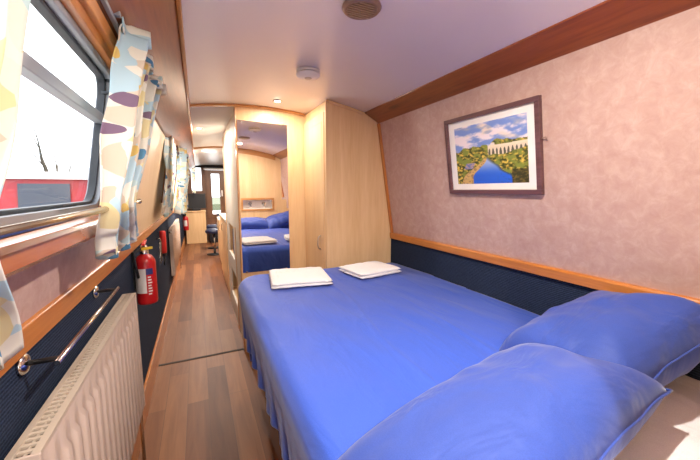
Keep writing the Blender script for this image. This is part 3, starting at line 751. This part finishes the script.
# ------------------------------------------------------------------ corridor furniture
r = thing('corridor_partition', (.32, 2.8, 0), 'washed oak corridor partition with oval cut-out shelves beside the mirror', 'partition')
b = MB()
x0, x1 = .312, .330
def holes_wall(b, y0, y1, z0, z1, holes, x0, x1):
    ys = sorted({y0,y1,*[h[0] for h in holes],*[h[1] for h in holes]}); zs = sorted({z0,z1,*[h[2] for h in holes],*[h[3] for h in holes]})
    for a, c in zip(ys, ys[1:]):
        for e, g in zip(zs, zs[1:]):
            if any(q[0] < (a+c)/2 < q[1] and q[2] < (e+g)/2 < q[3] for q in holes): continue
            b.box(x0, x1, a, c, e, g)
holes_wall(b, 2.78, 4.27, 0, zc(.32)-.001, [(3.45,4.08,.66,1.0),(3.30,3.95,.20,.50)], x0, x1)
b.build('panel', M['grey_oak'], r, weld=False)
b = MB()
for z in (.18,.64): b.box(.331,.45,3.28,4.10,z,z+.018)
b.box(.45,.46,3.28,4.10,.18,1.02); b.build('shelf', M['oak'], r, weld=False)
box('end_post', .306, .336, 4.255, 4.285, 0, 2.0, M['oak'], r)
box('edge_post', .306, .3115, 3.24, 3.27, 0, 1.02, M['oak'], r)
for k, (c, nm) in enumerate((('navylabel','navy'),('radiator','white'),('redp','red'))):
    o = box('magazine', .338+.014*k, .348+.014*k, 3.6, 3.85, .66, .94, M[c]); tag(o, '%s magazine standing in the corridor partition shelf' % nm, 'magazine', 'magazines in the partition')
# galley units
def cabinet(name, x0, x1, y0, y1, h, label, front=-1, doors=2, top='label'):
    r = thing(name, ((x0+x1)/2, y0, 0), label, 'cabinet')
    box('carcass', x0+.02, x1, y0, y1, 0, h-.03, M['oak'], r); box('worktop', x0, x1+.0, y0-.005, y1+.005, h-.03, h, M[top], r)
    n = doors
    for k in range(n):
        a = y0+(y1-y0)*k/n+.006; c = y0+(y1-y0)*(k+1)/n-.006
        d = box('door', x0+.004, x0+.02, a, c, .1, h-.05, M['oak'], r)
        hb = MB(); hb.tube([(x0+.004,c-.04,h-.2),(x0-.012,c-.04,h-.19),(x0-.012,c-.04,h-.11),(x0+.004,c-.04,h-.10)], .004, 8); o = hb.build('handle', M['chrome'], d); o.matrix_parent_inverse = Matrix()
    return r
cabinet('galley_cabinet', .30, .90, 4.32, 5.6, 1.0, 'tall oak galley cabinet just past the corridor partition', top='grey_oak')
cabinet('galley_cabinet', .33, .90, 5.65, 7.0, .84, 'lower oak galley cabinet with pale worktop nearer the dining chairs', top='grey_oak')
r = thing('end_cabinet', (-.05, 9.3, 0), 'pale oak cabinet standing against the far end wall', 'cabinet')
box('carcass', -.30, .17, 9.2, 9.58, 0, .81, M['oak'], r); box('top', -.31, .18, 9.18, 9.59, .81, .84, M['oak'], r)
r = thing('television', (-.05, 9.35, .84), 'black television standing on the far oak cabinet', 'television')
box('screen', -.32, .19, 9.33, 9.37, .90, 1.28, M['black'], r); box('stand', -.14, .06, 9.28, 9.42, .842, .90, M['black'], r)
# far door
r = bpy.data.objects.new('door_1', None); C.objects.link(r); r.location = (.475, YE, .62); r['kind'] = 'structure'
for x0, x1 in ((.21,.36),(.56,.74)): box('door_leaf', x0, x1, YE-.03, YE+.01, .62, 1.90, M['brownwood'], r)
box('door_rail', .36, .56, YE-.03, YE+.01, 1.80, 1.90, M['brownwood'], r); box('door_rail', .36, .56, YE-.03, YE+.01, .62, .72, M['brownwood'], r)
box('door_pane', .36, .56, YE-.012, YE-.008, .72, 1.80, M['glass'], r)
box('door_handle', .60, .63, YE-.06, YE-.03, 1.2, 1.36, M['plastic'], r)
box('door_header', .18, .80, YE-.035, YE, 1.905, 1.945, M['label'], r)
box('trim_14', -.30, 1.3, YE-.12, YE-.01, 1.955, 2.02, M['dark'])['kind'] = 'structure'
# steps below the far door
r = thing('boarding_step', (.5, 9.4, 0), 'dark carpeted boarding step below the far door', 'step')
box('step_tread', .22, .78, 9.1, 9.58, .40, .44, M['label'], r); box('step_box', .24, .76, 9.14, 9.58, 0, .40, M['dark'], r)
# chairs
def stool(x, y, label, rz=0):
    r = thing('swivel_stool', (x,y,0), label, 'stool', 'navy stools along the galley')
    b = MB(); b.lathe([(.001,.46),(.15,.46),(.17,.48),(.17,.52),(.14,.55),(.001,.555)], (x,y,0), 28); b.build('seat', M['navyseat'], r)
    b = MB(); b.lathe([(.001,.02),(.025,.02),(.025,.46),(.001,.46)], (x,y,0), 16); b.build('post', M['chrome'], r)
    b = MB(); b.lathe([(.001,0),(.16,0),(.16,.012),(.03,.03),(.001,.03)], (x,y,0), 28); b.build('base', M['black'], r)
    pts = []
    b = MB()
    n = 12; vs = []
    for z in (.60,.82):
        for R in (.17,.145):
            for i in range(n+1):
                a = -.9+1.8*i/n; vs.append((x+R*math.cos(a), y+R*math.sin(a), z))
    m = n+1; fs = []
    for i in range(n): fs += [(i,i+1,2*m+i+1,2*m+i),(m+i,3*m+i,3*m+i+1,m+i+1),(i,m+i,m+i+1,i+1),(2*m+i,2*m+i+1,3*m+i+1,3*m+i)]
    fs += [(0,2*m,3*m,m),(n,m+n,3*m+n,2*m+n)]
    b.add(vs, fs, 0, True); b.build('backrest', M['navyseat'], r)
    b = MB(); b.tube([(x+.10,y,.50),(x+.165,y,.56),(x+.16,y,.66)], .012, 8); b.build('back_support', M['chrome'], r)
    return r
stool(.28, 7.45, 'navy swivel stool nearest the oak galley cabinets'); stool(.32, 8.3, 'navy swivel stool second along, closer to the far door')

box('window_8', -.12, .12, YE+.02, YE+.024, 1.35, 1.95, M['glass'])['kind'] = 'structure'
curtain('curtain', (8.6, 9.25), (8.7, 9.2), (8.6, 9.25), (1.86, 1.5, 1.3), (-.05, -.06, -.07), 4, .03, 'small dark leaf print curtain beside the far door', 14)

# ------------------------------------------------------------------ outside
b = MB(); b.box(-60,-1.0,-20,60,-.4,-.2); tag(b.build('canal_water', M['water']), kind='structure')
b = MB(); b.box(-60,60,34,70,-.6,.0); b.box(-60,-24,-20,34,-.6,.0); tag(b.build('canal_bank', M['ground'], weld=False), kind='structure')
def boat(x, y, L, rz, pal, label):
    r = thing('narrowboat', (x,y,-.14), label, 'boat', 'narrowboats moored outside the window')
    r.rotation_euler.z = rz
    def put(b, name, m, bev=0): 
        o = b.build(name, m, None, bev); o.parent = r; return o
    b = MB(); hw = 1.05
    prof = [(-L/2,0),(-L/2+.5,-hw*.8),(-L/2+1.2,-hw),(L/2-.8,-hw),(L/2-.25,-hw*.6),(L/2,0),(L/2-.25,hw*.6),(L/2-.8,hw),(-L/2+1.2,hw),(-L/2+.5,hw*.8)]
    b.prism(prof, 0, .75, 0, 'Z'); put(b, 'hull', M['boatblue'])
    b = MB(); c0, c1 = -L/2+1.3, L/2-1.0
    b.prism([(-.95,.75),(.95,.75),(.78,1.72),(.5,1.80),(-.5,1.80),(-.78,1.72)], c0, c1, 0, 'X'); put(b, 'cabin', M[pal])
    b = MB(); b.prism([(-.84,1.70),(.84,1.70),(.5,1.84),(-.5,1.84)], c0-.1, c1+.1, 0, 'X'); put(b, 'roof', M['boatwhite'])
    for s in (1, -1):
        k = 0; xx = c0+.5
        while xx < c1-.75:
            b = MB(); x_ = lambda z: s*(.965-(z-.75)*.175)
            m = 'boatglass' if k % 2 else 'boatwhite'
            b.add([(a, x_(z)+s*o, z) for a in (xx, xx+.70) for z in (1.0, 1.62) for o in (0,.02)], [(0,1,3,2),(4,6,7,5),(0,4,5,1),(2,3,7,6),(0,2,6,4),(1,5,7,3)])
            put(b, 'window' if k % 2 else 'painted_panel', M[m]); xx += 1.0; k += 1
    for e in (c0-.01, c1):
        b = MB(); b.box(e, e+.012, -.30, .30, .85, 1.60); put(b, 'cabin_door', M['boatwhite'])
        b = MB(); b.box(e-.01, e+.022, -.22, .22, 1.15, 1.50); put(b, 'door_window', M['boatglass'])
    return r
boat(-5.1, 8.2, 9, .04, 'boatred', 'red narrowboat moored outside, leftmost through the window')
boat(-5.7, 11.4, 9, -.03, 'boatblue', 'navy covered narrowboat outside, behind the nearest red one')
boat(-6.6, 15.0, 9, .02, 'boatred', 'red narrowboat outside, furthest right near the window edge')
def tree(x, y, h, seed, label):
    rnd = random.Random(seed); b = MB()
    def grow(p, d, L, r, lv):
        q = p; path = [p]; rs = [r]
        for k in range(3):
            d = (d + Vector((rnd.uniform(-.15,.15), rnd.uniform(-.15,.15), rnd.uniform(-.02,.1)))).normalized(); q = q + d*L/3; path.append(q); rs.append(r*(1-.18*(k+1)))
        b.tube(path, rs, 6 if lv < 3 else 4, cap=False)
        if lv < 5:
            for k in range(3 if lv < 2 else 2 + (rnd.random() < .2)):
                e = (d*.9 + (Vector((rnd.uniform(-.2,.2), rnd.uniform(-.2,.2), .5)) if k == 0 and lv < 3 else Vector((rnd.uniform(-.9,.9), rnd.uniform(-.9,.9), rnd.uniform(-.1,.4))))).normalized()
                grow(path[-1 if k == 0 else rnd.choice((-1,-2,-3))], e, L*rnd.uniform(.62,.85), rs[-1]*(.85 if k == 0 else .72), lv+1)
    grow(Vector((x,y,-.1)), Vector((0,0,1)), h*.28, h*.04, 0)
    tag(b.build('bare_tree', M['bark'], weld=False), label, 'tree', 'bare winter trees outside')
tree(-6.8, 22, 7.5, 21, 'tall bare winter tree outside, in the middle of the window'); tree(-5.4, 24, 4.2, 5, 'low bare tree outside near the right edge of the window')
tree(-9.2, 24, 4.5, 9, 'small bare tree outside, left of the tall one')

# ------------------------------------------------------------------ light and camera
b = MB(); b.box(-3.2,-.75,-6,6.2,-.35,-.02); tag(b.build('added_bounce_slab', M['paving'], weld=False), kind='structure')  # unseen pale slab added to bounce skylight up onto the ceiling
b = MB(); b.box(1.9,9,-12,30,-.35,-.02); b.box(-.7,1.8,-6,Y0-.8,-.35,-.02); tag(b.build('towpath', M['paving'], weld=False), kind='structure')
w = bpy.data.worlds.new('sky'); bpy.context.scene.world = w; w.use_nodes = True
bg = w.node_tree.nodes['Background']; bg.inputs['Color'].default_value = (.90,.95,1,1); bg.inputs['Strength'].default_value = 2.6
s = bpy.data.lights.new('sun', 'SUN'); s.energy = 4; s.angle = .03; s.color = (1,.95,.88)
so = bpy.data.objects.new('sun', s); C.objects.link(so); so.rotation_euler = Vector((-.30,.12,-.94)).to_track_quat('-Z', 'Y').to_euler()

cam = bpy.data.cameras.new('camera'); co = bpy.data.objects.new('camera', cam); C.objects.link(co)
cam.sensor_fit = 'HORIZONTAL'; cam.sensor_width = 36; cam.lens = 36*325/700; cam.clip_start = .01; cam.clip_end = 300
phi = math.atan(40/325); th = math.atan(153/math.hypot(325, 40))
co.location = (0, 0, 1.37); co.rotation_euler = (PI/2-phi, 0, -th)
sc = bpy.context.scene; sc.camera = co
sc.view_settings.view_transform = 'Standard'; sc.view_settings.look = 'None'; sc.view_settings.gamma = 1; sc.view_settings.exposure = .82
